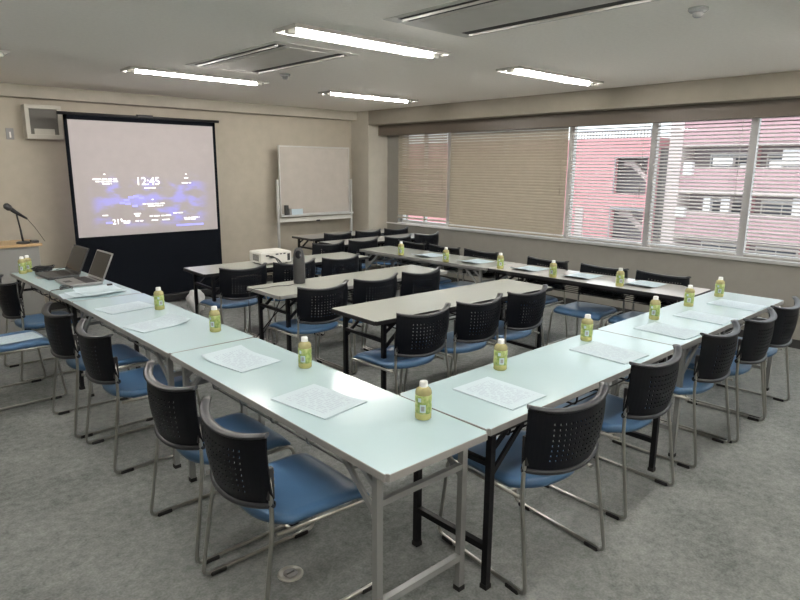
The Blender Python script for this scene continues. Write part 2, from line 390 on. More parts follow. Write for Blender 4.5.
for k in range(-3, 3):
    zb = .46 + 2.63*k
    bm = B(); bx(bm, 36.9, 37.12, -14, 15.2, zb, zb+1.28); obj('parapet', bm, 'pink', t)
    bm = B(); bx(bm, 36.9, 38.6, -14, 15.2, zb-.16, zb-.02); bx(bm, 36.86, 37.12, -14, 15.2, zb+1.28, zb+1.34); obj('balcony_slab', bm, 'palecon', t)
    for q in range(9):
        yy = 14.2 - q*3.1
        bm = B(); bx(bm, 38.5, 38.59, yy-2.2, yy, zb+.1, zb+2.1); w_ = obj('balcony_window', bm, 'winframe', t)
        bm = B(); bx(bm, 38.46, 38.5, yy-2.1, yy-1.13, zb+.2, zb+2.0); bx(bm, 38.46, 38.5, yy-1.07, yy-.1, zb+.2, zb+2.0); obj('pane', bm, 'pane_dark', w_)
        bm = B(); bx(bm, 37.12, 38.6, yy-2.75, yy-2.6, zb, zb+2.47); obj('divider', bm, 'salmon', t)
for (yy, zz, a, h) in ((14.9, 1.35, .5, .7), (15.1, -1.2, .5, .65), (13.6, 1.85, 1.1, .45), (12.9, -.85, .5, .95), (13.9, -.85, .4, .95), (10.0, 1.85, .9, .9), (10.6, 1.75, .6, .45), (12.1, 1.7, .5, .3), (9.2, -.85, .9, 1.0)):
    bm = B(); bx(bm, 36.5 if yy > 14.5 else 37.4, 36.88 if yy > 14.5 else 37.8, yy-a, yy, zz, zz+h); obj('balcony_unit', bm, 'outer_white', t)
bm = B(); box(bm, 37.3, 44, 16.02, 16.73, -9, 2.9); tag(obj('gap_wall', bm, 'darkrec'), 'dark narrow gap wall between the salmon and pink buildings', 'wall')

# ------------------------------------------------------------------ ceiling fittings
lights = [((1.67, 2.08), 'ceiling light with a bare tube, largest and nearest in the photo'),
          ((1.56, 4.46), 'ceiling light between the projection screen and the far air conditioner panel'),
          ((3.80, 4.62), 'small-looking ceiling light farthest back, near the corner pillar'),
          ((3.88, 2.10), 'ceiling light near the window beam, right of the largest one'),
          ((-.72, 4.35), 'ceiling light whose tip shows at the left edge of the photo')]
def make_light(loc, label):
    t = thing('ceiling_light', label, 'ceiling light', (loc[0], loc[1], H), 0, 'recessed ceiling lights')
    L, W, D = .68, .125, .020
    bm = B(); tk = .012
    # frame and sloping reflector hanging just below the board
    box(bm, -L, L, -W, -W+tk, -D, 0); box(bm, -L, L, W-tk, W, -D, 0); box(bm, -L, -L+tk, -W+tk, W-tk, -D, 0); box(bm, L-tk, L, -W+tk, W-tk, -D, 0)
    obj('frame', bm, 'ac', t)
    bm = B(); ys = [-W+tk, -.05, .05, W-tk]; zz = [-D+.004, -.003, -.003, -D+.004]
    vv = [[bm.verts.new((x, ys[i], zz[i])) for x in (-L+tk, L-tk)] for i in range(4)]
    for i in range(3): bm.faces.new((vv[i][0], vv[i][1], vv[i+1][1], vv[i+1][0]))
    obj('reflector', bm, 'reflector', t)
    bm = B()
    tube(bm, [(-.60, 0, -.020), (.60, 0, -.020)], .015, 12); obj('lamp_tube', bm, 'tube', t)
    for s in (-1, 1):
        bm = B(); box(bm, min(s*.60, s*.66), max(s*.60, s*.66), -.02, .02, -.036, -.002, bev=.004); obj('socket', bm, 'white_plastic', t)
    return t
L0 = make_light(*lights[0])
for p, lb in lights[1:]: copy_tree(L0, (p[0], p[1], H), 0, lb)
for p in ((-.80, 1.85), (1.6, -.4), (3.86, -.4), (-.72, -.4), (1.6, -2.6), (3.86, -2.6), (-.72, -2.6)):
    copy_tree(L0, (p[0], p[1], H), 0, 'ceiling light behind the viewer, outside the photo', 'ceiling lights behind the viewer')

def ac(loc, label):
    t = thing('air_conditioner_panel', label, 'air conditioner', (loc[0], loc[1], H), 0, 'ceiling air conditioner panels')
    bm = B(); box(bm, -.36, .36, -.72, .72, -.0025, 0); obj('panel', bm, 'ac', t)
    for s in (-1, 1):
        bm = B(); box(bm, s*.27-.045, s*.27+.045, -.64, .64, -.0040, -.0024); sl = obj('outlet_slot', bm, 'slot', t)
        bm = B(); tube(bm, [(s*.27+s*.018, -.63, -.006), (s*.27+s*.018, .63, -.006)], .012, 6, sx=.35, sy=1); obj('flap', bm, 'ac', sl)
    bm = B(); box(bm, -.17, .17, -.60, .60, -.0045, -.0024); obj('intake_grille', bm, 'ac', t)
    return t
A0 = ac((1.66, .80), 'ceiling air conditioner panel with dark slots at the top edge of the photo')
copy_tree(A0, (1.55, 3.22, H), 0, 'smaller-looking ceiling air conditioner panel beyond the largest light')
def detector(loc, label, sc=1):
    t = thing('smoke_detector', label, 'detector', (*loc, H), 0, 'ceiling detectors')
    bm = B(); lathe(bm, [(0, 0), (.05*sc, 0), (.05*sc, -.012), (.042*sc, -.02), (0, -.02)]); obj('base', bm, 'grey_plastic', t)
    bm = B(); lathe(bm, [(0, -.02), (.026*sc, -.02), (.026*sc, -.038), (.018*sc, -.046), (0, -.046)]); obj('sensor_head', bm, 'grey_plastic', t)
detector((2.32, .16), 'grey round detector on the ceiling near the top right of the photo')
detector((2.08, 3.79), 'small grey detector on the ceiling below the far air conditioner panel')

# ------------------------------------------------------------------ front wall fittings
t = thing('projection_screen', 'large portable projection screen showing 12:45, on a black frame', 'projection screen', (.82, 6.12, 0))
SW, SB, ST = 1.66, .87, 2.145
bm = B(); box(bm, 0, SW, 0, .006, 0, ST-SB)
sc = obj('screen_cloth', bm, 'screen', t); sc.location = (0, 0, SB)
bm = B(); box(bm, -.035, 0, -.003, .012, .06, ST+.05); box(bm, SW, SW+.035, -.003, .012, .06, ST+.05); box(bm, -.035, SW+.035, -.003, .012, ST, ST+.05); obj('black_border', bm, 'black_fabric', t)
bm = B(); box(bm, -.035, SW+.035, -.001, .010, .06, SB); obj('black_skirt', bm, 'black_fabric', t)
bm = B(); tube(bm, [(-.09, .004, ST+.062), (SW+.09, .004, ST+.062)], .017, 10); box(bm, SW/2-.09, SW/2+.09, -.02, .02, ST+.055, ST+.09, bev=.004); obj('top_bar', bm, 'screenframe', t)
bm = B(); box(bm, -.08, SW+.08, -.05, .07, .02, .11, bev=.01); obj('housing', bm, 'screenframe', t)
for s in (.15, SW-.15):
    bm = B(); box(bm, s-.025, s+.025, -.18, .2, 0, .02, bev=.004); obj('foot', bm, 'screenframe', t)
bm = B(); square_bar(bm, (SW/2, .05, .1), (SW/2, .05, ST+.05), .03); obj('mast', bm, 'screenframe', t)
def text(body, size, x, z, mt='glyph', parent=sc, ax='CENTER', off=-.0016, ex=.0004):
    cu = bpy.data.curves.new('projected_text', 'FONT'); cu.body = body; cu.size = size; cu.align_x = ax; cu.align_y = 'CENTER'; cu.extrude = ex
    o = bpy.data.objects.new('tmp', cu); C.objects.link(o)
    dg = bpy.context.evaluated_depsgraph_get(); me = bpy.data.meshes.new_from_object(o.evaluated_get(dg)); bpy.data.objects.remove(o)
    me.materials.clear(); me.materials.append(M[mt])
    n = bpy.data.objects.new('projected_text', me); C.objects.link(n); n.parent = parent; n.rotation_euler = (PI/2, 0, 0); n.location = (x, off, z)
    return n
text('12:45', .13, .81, .61)
text('21°', .085, .43, .155)
bm = B()
def dash(x, z, L, h=.012):
    xx = x - L/2
    while xx < x+L/2:
        l = random.uniform(.03, .09); l = min(l, x+L/2-xx); box(bm, xx, xx+l, -.0016, -.0006, z-h/2, z+h/2); xx += l+.012
for a in [(x_, z_-.05 if z_ > .5 else z_, l_) for x_, z_, l_ in ((.33, .69, .26), (.35, .665, .24), (.35, .64, .10), (1.28, .70, .05), (1.28, .64, .12), (.83, .585, .13), (.33, .745, .02), (1.28, .745, .02), (.85, .40, .02), (.86, .35, .26), (.88, .325, .18),
          (.66, .24, .08), (.66, .215, .05), (.68, .155, .10), (.86, .205, .12), (.86, .155, .08), (1.0, .205, .12), (1.0, .155, .10), (.30, .235, .06), (1.15, .23, .12), (1.32, .165, .2), (1.3, .145, .14), (.52, .16, .1), (.53, .14, .07))]:
    dash(*a)
obj('projected_lines', bm, 'glyph', sc)['kind'] = 'stuff'
bm = B(); box(bm, 1.12, 1.47, -.0014, -.0006, .068, .09); 
for (x, z) in ((.55, .40), (.60, .43), (.66, .44), (.72, .42), (.50, .37), (.56, .36), (.64, .33)): lathe(bm, [(0, 0), (.03, 0)], 10) if 0 else box(bm, x-.03, x+.03, -.0014, -.0006, z-.012, z+.012)
box(bm, .30, .37, -.0014, -.0006, .14, .16)
obj('projected_graphics', bm, 'glyph_blue', sc)

t = thing('whiteboard', 'whiteboard on a wheeled stand with a tray, left of the corner pillar', 'whiteboard', (3.58, 6.38, 0))
bm = B(); box(bm, .012, 1.238, -.012, .012, .992, 1.935); obj('board', bm, 'wbsurf', t)
bm = B(); box(bm, 0, 1.25, -.016, .016, 1.935, 1.955); box(bm, 0, 1.25, -.016, .016, .972, .992); box(bm, 0, .014, -.016, .016, .992, 1.935); box(bm, 1.236, 1.25, -.016, .016, .992, 1.935); obj('board_frame', bm, 'alu', t)
for s, x in ((-1, -.035), (1, 1.285)):
    bm = B(); square_bar(bm, (x, 0, .06), (x, 0, 1.48), .032); obj('post', bm, 'alu', t)
    bm = B(); square_bar(bm, (x, -.19, .065), (x, .19, .065), .035); obj('foot', bm, 'alu', t)
    for q in (-1, 1):
        bm = B(); tube(bm, [(x-.012, q*.165, .026), (x+.012, q*.165, .026)], .025, 12); obj('caster', bm, 'rubber', t)
bm = B(); box(bm, -.02, 1.27, -.075, -.016, .955, .968); box(bm, -.02, 1.27, -.08, -.075, .955, .982); obj('pen_tray', bm, 'alu', t)
bm = B(); square_bar(bm, (-.02, 0, .905), (1.27, 0, .905), .03, s2=.055); square_bar(bm, (-.02, 0, .30), (1.27, 0, .30), .025); obj('crossbar', bm, 'white_plastic', t)
bm = B(); box(bm, .62, .68, -.02, 0, .865, .885); obj('latch', bm, 'black_plastic', t)
tag(obj('board_eraser', (lambda b: (box(b, 3.635, 3.685, 6.315, 6.36, .9685, 1.12, bev=.005), b)[1])(B()), 'dark_grey'), 'dark box standing at the left end of the whiteboard tray', 'eraser box')
tag(obj('marker_box', (lambda b: (box(b, 3.70, 3.735, 6.318, 6.355, .9685, 1.07, bev=.005), b)[1])(B()), 'grey_plastic'), 'small grey marker box beside the dark box on the whiteboard tray', 'marker box')
tag(obj('note_sheet', (lambda b: (box(b, 3.76, 3.95, 6.353, 6.363, .9685, 1.06), b)[1])(B()), 'paper'), 'pale sheet leaning low on the whiteboard', 'paper')

t = thing('wall_speaker', 'square beige framed wall speaker left of the projection screen', 'speaker', (.50, 6.45, 1.94))
bm = B(); box(bm, 0, .36, .06, .15, 0, .36, bev=.006); obj('cabinet', bm, 'speaker_frame', t)
bm = B(); box(bm, .0, .36, -.0, .06, 0, .05, bev=.004); box(bm, 0, .36, 0, .06, .32, .36, bev=.004); box(bm, 0, .04, 0, .06, .05, .32); box(bm, .32, .36, 0, .06, .05, .32); obj('frame', bm, 'speaker_frame', t)
bm = B(); box(bm, .04, .32, .03, .06, .05, .32); obj('grille', bm, 'speaker_grille', t)
bm = B(); box(bm, .08, .28, .018, .03, .05, .11); obj('name_plate', bm, 'speaker_frame', t)
t = thing('wall_socket', 'small wall plate with a pale switch left of the wall speaker', 'wall plate', (.33, 6.6, 1.93))
bm = B(); box(bm, 0, .075, -.01, 0, 0, .12, bev=.003); obj('plate', bm, 'grey_plastic', t)
bm = B(); box(bm, .03, .045, -.018, -.01, .02, .08); obj('switch', bm, 'white_plastic', t)

t = thing('lectern', 'grey lectern with a light wooden top at the left edge of the photo', 'lectern', (-.65, 5.70, 0))
bm = B(); box(bm, .03, .98, .02, .45, 0, .86, bev=.006); obj('cabinet', bm, 'podium', t)
bm = B(); box(bm, 0, 1.01, 0, .50, .86, .885, bev=.004); obj('top', bm, 'wood', t)
t = thing('microphone', 'black microphone on a desk stand on the lectern', 'microphone', (.215, 5.82, .885))
bm = B(); lathe(bm, [(0, 0), (.062, 0), (.062, .012), (.05, .02), (0, .022)]); obj('base', bm, 'black_plastic', t)
bm = B(); tube(bm, [(0, 0, .02), (-.01, 0, .14)], .010, 8); tube(bm, [(-.01, 0, .14), (-.03, 0, .31)], .008, 8); obj('stem', bm, 'black_plastic', t)
bm = B(); tube(bm, [(.06, 0, .245), (-.035, 0, .315), (-.075, 0, .350)], [.010, .019, .022], 10); obj('handle', bm, 'black_plastic', t)
bm = B(); tube(bm, [(-.07, 0, .345), (-.085, 0, .358), (-.112, 0, .382), (-.126, 0, .394)], [.022, .032, .032, .014], 12); obj('head', bm, 'dark_grey', t)
bm = B(); tube(bm, fillet([(.06, 0, .245), (.13, 0, .14), (.19, 0, .02), (.2, .01, .006)], .05), .003, 6); obj('cable', bm, 'black_plastic', t)
tag(obj('control_box', (lambda b: (box(b, .285, .35, 5.78, 5.88, .885, .91, bev=.004), b)[1])(B()), 'dark_grey'), 'small dark box beside the microphone base on the lectern', 'box')

# ------------------------------------------------------------------ tables
def table(name, label, origin, ang, L, W, axis, top, edge, legs, group, shelf=False, legw=.027, ends=(.10, .10), zbar=.17, wire=True, ly=None):
    """origin: near/left corner on the floor; length runs along 'axis' ('x' or 'y') before rotation by ang"""
    rz = math.radians(ang) + (PI/2 if axis == 'y' else 0)
    # local frame: length along +x, depth along +y (for axis y the depth goes to -y, so shift)
    t = thing(name, label, 'table', (origin[0], origin[1], 0), rz, group)
    s = -1 if axis == 'y' else 1
    y0, y1 = (0, W) if s > 0 else (-W, 0)
    bm = B(); box(bm, 0, L, y0, y1, .672, .70)
    for e in [e for e in bm.edges if abs(e.verts[0].co.z-e.verts[1].co.z) > .01]: pass
    bmesh.ops.bevel(bm, geom=[e for e in bm.edges if abs(e.verts[0].co.z-e.verts[1].co.z) > .01], offset=.012, segments=3, affect='EDGES')
    bmesh.ops.bevel(bm, geom=[e for e in bm.edges if e.verts[0].co.z > .69 and e.verts[1].co.z > .69 and len([f for f in e.link_faces if abs(f.normal.z) < .1]) == 1], offset=.002, segments=1, affect='EDGES')
    bm.normal_update()
    for f in bm.faces:
        f.material_index = 0 if f.normal.z > .9 else (2 if f.normal.z < -.9 else 1)
    obj('tabletop', bm, [top, edge, 'under'], t)
    yA, yB = (y0+.04, y1-.04) if ly is None else (y0+ly[0], y0+ly[1])
    for xe, sg in ((ends[0], 1), (L-ends[1], -1)):
        for yy in (yA, yB):
            bm = B(); square_bar(bm, (xe, yy, .012), (xe, yy, .665), legw); lg = obj('leg', bm, legs, t)
            bm = B(); box(bm, xe-legw/2-.003, xe+legw/2+.003, yy-legw/2-.003, yy+legw/2+.003, 0, .02); obj('rubber_foot', bm, 'rubber', lg)
        bm = B(); square_bar(bm, (xe, yA, zbar), (xe, yB, zbar), .026); obj('lower_bar', bm, legs, t)
        bm = B(); square_bar(bm, (xe, yA, .545), (xe, yB, .545), .022); obj('upper_bar', bm, legs, t)
        for yy in (yA, yB):
            bm = B(); square_bar(bm, (xe+sg*.012, yy, .50), (xe+sg*.20, yy, .660), .012, s2=.022)
            square_bar(bm, (xe+sg*.010, yy, .60), (xe+sg*.10, yy, .66), .01, s2=.02)
            square_bar(bm, (xe-sg*.01, yy, .665), (xe+sg*.26, yy, .665), .02, s2=.012); obj('folding_brace', bm, legs, t)
    bm = B()
    for yy in (y0+.05, y1-.05): square_bar(bm, (ends[0], yy, .658), (L-ends[1], yy, .658), .026, s2=.02)
    obj('side_rail', bm, legs, t)
    if wire:
        bm = B(); xa, xb = ends[0]+.22, L-ends[1]-.22
        for q in range(5): yy = y0+.10+q*(W-.20)/4; tube(bm, [(xa, yy, .575), (xb, yy, .575)], .004, 6)
        n = 5
        for q in range(n):
            xx = xa + q*(xb-xa)/(n-1); tube(bm, [(xx, y0+.08, .655), (xx, y0+.09, .57), (xx, y1-.09, .57), (xx, y1-.08, .655)], .005, 6, rf=.02)
        obj('wire_shelf', bm, legs, t)
    return t
AR = 'long tables of the outer rectangle'
table('folding_table', 'grey-legged white table at the near corner, nearest the viewer', (0, 0), -.5, 1.75, .51, 'y', 'white_top', 'grey_edge', 'silver_metal', AR, ends=(.095, .10), zbar=.15)
table('folding_table', 'white table in the middle of the left row, grey legs', (.0154, 1.755), .4, 1.69, .51, 'y', 'white_top', 'grey_edge', 'silver_metal', AR)
table('folding_table', 'white table at the far end of the left row holding the laptops', (.004, 3.45), 2.0, 1.69, .51, 'y', 'white_top', 'grey_edge', 'black_metal', AR)
table('folding_table', 'black-legged white table of the right row, joining the near corner', (.522, .010), .5, 1.67, .51, 'x', 'white_top', 'grey_edge', 'black_metal', AR, ends=(.035, .16), zbar=.18, ly=(.014, .41))
table('folding_table', 'grey-legged white table of the right row, ending nearest the window wall', (2.198, .025), .5, 1.87, .51, 'x', 'white_top', 'grey_edge', 'silver_metal', AR, ly=(.014, .41))
table('folding_table', 'black-edged table with reflection-whitened top of the window row, touching the right row', (3.578, .565), 2.0, 1.93, .51, 'y', 'reflection_top', 'black_edge', 'black_metal', AR)
table('folding_table', 'grey-edged cream table of the window row, nearer the corner pillar', (3.510, 2.50), 2.0, 1.92, .51, 'y', 'cream_top', 'grey_edge', 'silver_metal', AR)
IN = 'tables inside the rectangle'
table('folding_table', 'black-edged cream table inside the rectangle, nearest the viewer', (1.278, 1.561), -2.0, 1.89, .51, 'x', 'cream_top', 'black_edge', 'black_metal', IN)
table('folding_table', 'cream table inside the rectangle holding the grey cylinder', (1.24, 2.65), -.5, 1.86, .51, 'x', 'cream_top', 'grey_edge', 'black_metal', IN)
table('folding_table', 'black-edged cream table inside the rectangle holding the projector', (1.24, 3.92), -2.0, 1.90, .50, 'x', 'cream_top', 'black_edge', 'black_metal', IN)
FB = 'tables at the far right corner'
table('folding_table', 'table with reflection-whitened top behind the window row, second from the whiteboard', (3.5, 4.86), 0, 1.78, .48, 'x', 'reflection_top', 'black_edge', 'black_metal', FB)
table('folding_table', 'black-edged table with reflection-whitened top directly in front of the whiteboard', (3.6, 5.64), 0, 1.78, .50, 'x', 'reflection_top', 'black_edge', 'black_metal', FB)

# ------------------------------------------------------------------ chairs (facing local +y)
def chair_proto():
    t = thing('stacking_chair', '', 'chair')
    # seat: contoured pad with a rounded back edge and waterfall front
    bm = B(); nx, ny = 16, 16; top = []; bot = []
    for j in range(ny+1):
        v = j/ny; rt = []; rb = []
        for i in range(nx+1):
            u = -1 + 2*i/nx
            # plan outline: rounded rear, slightly rounded front
            yb = -.215 + .085*abs(u)**2.6; yf = .235 - .02*abs(u)**4
            hw = .228 - .012*(1-v)
            y = yb + (yf-yb)*v; x = u*hw
            z = .435 - .010*(1-u*u)*math.sin(PI*min(1, v*1.1)) - .022*max(0, (v-.8)/.2)**2 + .004*(u**4)
            edge = max(abs(u), abs(2*v-1))
            zt = z - .012*max(0, (edge-.86)/.14)**2
            rt.append(bm.verts.new((x, y, zt))); rb.append(bm.verts.new((x*.985, y*.985, z-.034)))
        top.append(rt); bot.append(rb)
    for j in range(ny):
        for i in range(nx):
            bm.faces.new((top[j][i], top[j][i+1], top[j+1][i+1], top[j+1][i])).smooth = True
            f = bm.faces.new((bot[j][i], bot[j+1][i], bot[j+1][i+1], bot[j][i+1])); f.material_index = 1
    for a, b in ([(( 0, i), (0, i+1)) for i in range(nx)] + [((ny, i+1), (ny, i)) for i in range(nx)] + [((j+1, 0), (j, 0)) for j in range(ny)] + [((j, nx), (j+1, nx)) for j in range(ny)]):
        f = bm.faces.new((top[a[0]][a[1]], top[b[0]][b[1]], bot[b[0]][b[1]], bot[a[0]][a[1]])); f.smooth = True
    obj('seat', bm, ['blue_vinyl', 'chair_plastic'], t)
    # backrest shell with punched holes
    def shell(u, v):
        hw = .236 + .010*math.sin(PI*v) - .006*(1-v)
        zb = .520 - .026*(1-u*u); zt = .786 - .028*(1-abs(u)**2.2)
        z = zb + (zt-zb)*v
        y = -.292 + .075*abs(u)**2.3 - .030*v + .025*(v-.45)**2*2
        return Vector((u*hw*(1-.02*abs(u)**6), y, z))
    def edges(a, b, n, hole, cells):   # hole strips inside [a,b]
        e = [a]; step = (b-a)/n
        for k in range(n): c = a+(k+.5)*step; e += [c-hole/2, c+hole/2]
        e.append(b); return e
    us = [-1, -.95, -.88, -.80, -.72] + edges(-.64, .64, 12, .036, 0) + [.72, .80, .88, .95, 1]
    vs_ = [0, .06, .14] + edges(.16, .84, 8, .031, 0) + [.94, 1]
    nu0, nv0 = 5, 3
    hu = set(nu0+1+2*k for k in range(12)); hv = set(nv0+1+2*k for k in range(8))
    bm = B(); V = [[[bm.verts.new(shell(u, v) + Vector((0, d, 0))) for u in us] for v in vs_] for d in (0, .005)]
    nU, nV = len(us), len(vs_)
    solid = [[not (i in hu and j in hv) for i in range(nU-1)] for j in range(nV-1)]
    for j in range(nV-1):
        for i in range(nU-1):
            if not solid[j][i]: continue
            bm.faces.new((V[0][j][i], V[0][j][i+1], V[0][j+1][i+1], V[0][j+1][i]))
            bm.faces.new((V[1][j][i], V[1][j+1][i], V[1][j+1][i+1], V[1][j][i+1]))
            for dj, di, p, q in ((-1, 0, (j, i), (j, i+1)), (1, 0, (j+1, i+1), (j+1, i)), (0, -1, (j+1, i), (j, i)), (0, 1, (j, i+1), (j+1, i+1))):
                jj, ii = j+dj, i+di
                if not (0 <= jj < nV-1 and 0 <= ii < nU-1) or not solid[jj][ii]:
                    bm.faces.new((V[0][p[0]][p[1]], V[1][p[0]][p[1]], V[1][q[0]][q[1]], V[0][q[0]][q[1]]))
    # thick lips along the upper and lower edges
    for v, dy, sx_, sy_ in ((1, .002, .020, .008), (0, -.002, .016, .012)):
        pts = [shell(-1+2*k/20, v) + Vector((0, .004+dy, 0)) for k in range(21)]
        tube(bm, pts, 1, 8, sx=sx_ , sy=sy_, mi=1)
    obj('backrest', bm, ['chair_plastic', 'rim_painted_light'], t)
    for s in (-1, 1):
        bm = B()
        tube(bm, [(s*.218, -.216, .64), (s*.224, -.216, .50), (s*.232, -.222, .42), (s*.250, -.282, .014), (s*.250, .262, .014), (s*.240, .215, .398), (s*.225, -.20, .398)], .0085, 8, rf=.035)
        obj('side_frame', bm, 'chrome', t)
        bm = B(); box(bm, s*.217-.010, s*.217+.010, -.228, -.202, .54, .66, bev=.003); br = obj('bracket', bm, 'black_plastic', t)
        bm = B()
        for k in range(3): box(bm, s*.217-.007, s*.217+.007, -.2025, -.2000, .585+k*.025, .594+k*.025)
        obj('bracket_slot', bm, 'silver_plastic', br)
        for yy in (-.215, .19):
            bm = B(); box(bm, s*.250-.013, s*.250+.013, yy-.035, yy+.035, 0, .018, bev=.004); obj('foot_glide', bm, 'rubber', t)
    bm = B(); tube(bm, [(-.225, .15, .395), (.225, .15, .395)], .0075, 8); obj('crossbar', bm, 'chrome', t)
    bm = B(); tube(bm, [(-.228, -.14, .395), (.228, -.14, .395)], .0075, 8); obj('crossbar', bm, 'chrome', t)
    return t
proto = None
def chair(x, y, face, label, group):
    """face: heading of the sitter in degrees, 0 = towards +y, -90 = towards +x"""
    global proto
    rz = math.radians(face)
    if proto is None:
        proto = chair_proto(); proto.location = (x, y, 0); proto.rotation_euler = (0, 0, rz); proto['label'] = label; proto['group'] = group; return proto
    return copy_tree(proto, (x, y, 0), rz, label, group)
g = 'chairs outside the left row'
chair(.008, .585, -91, 'blue-seated black chair nearest the viewer, beside the round floor outlet', g)
chair(.025, 1.180, -90, 'blue-seated chair second from the viewer along the left row', g)
chair(.040, 2.235, -90, 'blue-seated chair third from the viewer along the left row, whole back in view', g)
chair(.015, 2.870, -90, 'blue-seated chair of the left row, just this side of the laptops', g)
chair(.000, 4.25, -88, 'black chair at the far end of the left row beside the two tea bottles', g)
chair(-.360, 3.705, -88, 'chair pulled out at the left photo edge with papers on its seat', g)
g = 'chairs outside the right row'
chair(.902, .122, -7, 'blue-seated chair of the right row nearest the table corner, back tilted', g)
chair(1.68, .150, -1, 'blue-seated chair second from the near corner along the right row', g)
chair(2.465, .150, 0, 'blue-seated chair in the middle of the five of the right row', g)
chair(3.00, .120, 1, 'chair of the right row, fourth from the near corner', g)
chair(3.54, .130, 0, 'chair of the right row nearest the window wall', g)
g = 'chairs at the nearest inner table'
for x, lb in ((1.52, 'left chair of three at the black-edged nearest inner table'), (2.047, 'middle chair of three at the nearest inner table'), (2.575, 'right chair of three at the nearest inner table')):
    chair(x, 1.60-.035*(x-1.5), random.uniform(-.6, .6), lb, g)
g = 'chairs at the cylinder table'
for x, lb in ((1.53, 'chair right beside the grey cylinder, at the middle inner table'), (2.06, 'middle chair of three at the middle inner table'), (2.59, 'right chair of three at the middle inner table')):
    chair(x, 2.71, random.uniform(-.6, .6), lb, g)
g = 'chairs at the projector table'
for x, lb in ((1.50, 'left chair at the projector table, whole blue seat in view'), (2.03, 'chair directly in front of the white projector'), (2.56, 'chair right of the white projector behind the grey cylinder')):
    chair(x, 3.90-.05*(x-1.5), random.uniform(-.6, .6), lb, g)
g = 'chairs behind the window row'
for x, lb in ((3.165, 'leftmost of four chairs at the second table from the whiteboard'), (3.70, 'second from the left of four chairs at the second table from the whiteboard'), (4.29, 'third from the left of four chairs at the second table from the whiteboard'), (4.82, 'rightmost of four chairs at the second table from the whiteboard')):
    chair(x, 4.88, random.uniform(-.6, .6), lb, g)
g = 'chairs at the whiteboard table'
for x, lb in ((3.92, 'left chair of three at the table before the whiteboard'), (4.46, 'middle chair of three at the table before the whiteboard'), (5.0, 'right chair of three at the table before the whiteboard')):
    chair(x, 5.70, 0, lb, g)
g = 'chairs along the window wall'
for y, lb in ((.98, 'chair by the window wall nearest the right photo edge'), (1.52, 'chair by the window wall, second from the right'), (2.13, 'chair by the window wall below the first open blind'), (2.97, 'chair by the window wall below the closed wide blind'), (3.50, 'chair by the window wall, second from the far end'), (4.04, 'chair by the window wall at the far end of its row')):
    chair(3.80-.028*(y-1), y, 90+random.uniform(-1, 2), lb, g)

# ------------------------------------------------------------------ tea bottles
BS = 1.13
def bottle_proto():
    t = thing('tea_bottle', '', 'bottle')
    bm = B(); lathe(bm, [(0, 0), (0.02938, 0), (0.03277, .004), (0.03277, .022), (0.03107, .026)], 20); obj('bottle_body', bm, 'tea', t); bm = B(); lathe(bm, [(.0311, .100), (.0330, .104), (.0326, .113), (.0285, .123), (.0190, .131), (.0160, .134), (0, .134)], 20, mi=1); obj('shoulder', bm, ['tea', 'amber'], t)
    bm = B(); lathe(bm, [(0.03107, .026), (0.03333, .028), (0.03333, .062), (0.03164, .066), (0.03164, .070), (0.03333, .074), (0.03333, .098), (0.03107, .101)], 24); lb = obj('label_wrap', bm, 'label', t)
    bm = B()
    pts = []
    for (z0, z1, a0, a1, mi) in ((.034, .066, -.35, .35, 0), (.040, .060, -.20, .20, 1), (.076, .092, -.6, -.2, 0)):
        n = 6; r = .0338 + .0003*mi
        lo = [bm.verts.new((r*math.sin(a0+(a1-a0)*k/n), -r*math.cos(a0+(a1-a0)*k/n), z0)) for k in range(n+1)]
        hi = [bm.verts.new((r*math.sin(a0+(a1-a0)*k/n), -r*math.cos(a0+(a1-a0)*k/n), z1)) for k in range(n+1)]
        for k in range(n): f = bm.faces.new((lo[k], lo[k+1], hi[k+1], hi[k])); f.material_index = mi
    obj('printed_patch', bm, ['paper', 'silver_plastic'], lb)
    bm = B(); lathe(bm, [(0, .154), (0.01356, .154), (0.01639, .151), (0.01639, .136), (0.01751, .134), (0.01751, .130), (0.01469, .130)], 20); obj('cap', bm, 'cap', t)
    return t
bp_ = None
def bottle(x, y, label, rz, z=.70):
    global bp_
    if bp_ is None:
        bp_ = bottle_proto(); bp_.location = (x, y, z); bp_.rotation_euler = (0, 0, rz); bp_['label'] = label; bp_['group'] = 'green tea bottles'; return
    copy_tree(bp_, (x, y, z), rz, label, 'green tea bottles')
cams = Vector((-1.208, -1.367))
for x, y, lb in ((.42, .26, 'green tea bottle on the near corner table, largest in the photo'),
    (.43, 1.10, 'green tea bottle second from the near corner along the left row'),
    (.41, 2.02, 'green tea bottle third from the near corner along the left row'),
    (.39, 2.81, 'green tea bottle of the left row nearest the paper stack'),
    (.030, 5.03, 'left of two tea bottles by the lectern'), (.085, 5.09, 'right of two tea bottles by the lectern'),
    (1.13, .44, 'green tea bottle on the right row, first from the near corner'),
    (1.92, .44, 'green tea bottle on the right row, left of the table seam'),
    (2.72, .42, 'green tea bottle on the right row, just right of the table seam'),
    (3.30, .44, 'green tea bottle on the right row, fourth from the near corner'),
    (3.83, .43, 'green tea bottle at the right row end nearest the window wall'),
    (3.64, 1.16, 'green tea bottle of the window row nearest the right row'),
    (3.58, 1.78, 'green tea bottle second along the window row from the right row'),
    (3.60, 2.40, 'green tea bottle midway along the window row'),
    (3.50, 3.04, 'green tea bottle fourth along the window row from the right row'),
    (3.48, 3.71, 'green tea bottle at the far end of the window row')):
    a = math.atan2(y-cams.y, x-cams.x) - PI/2 + random.uniform(-.5, .5)
    bottle(x, y, lb, a)

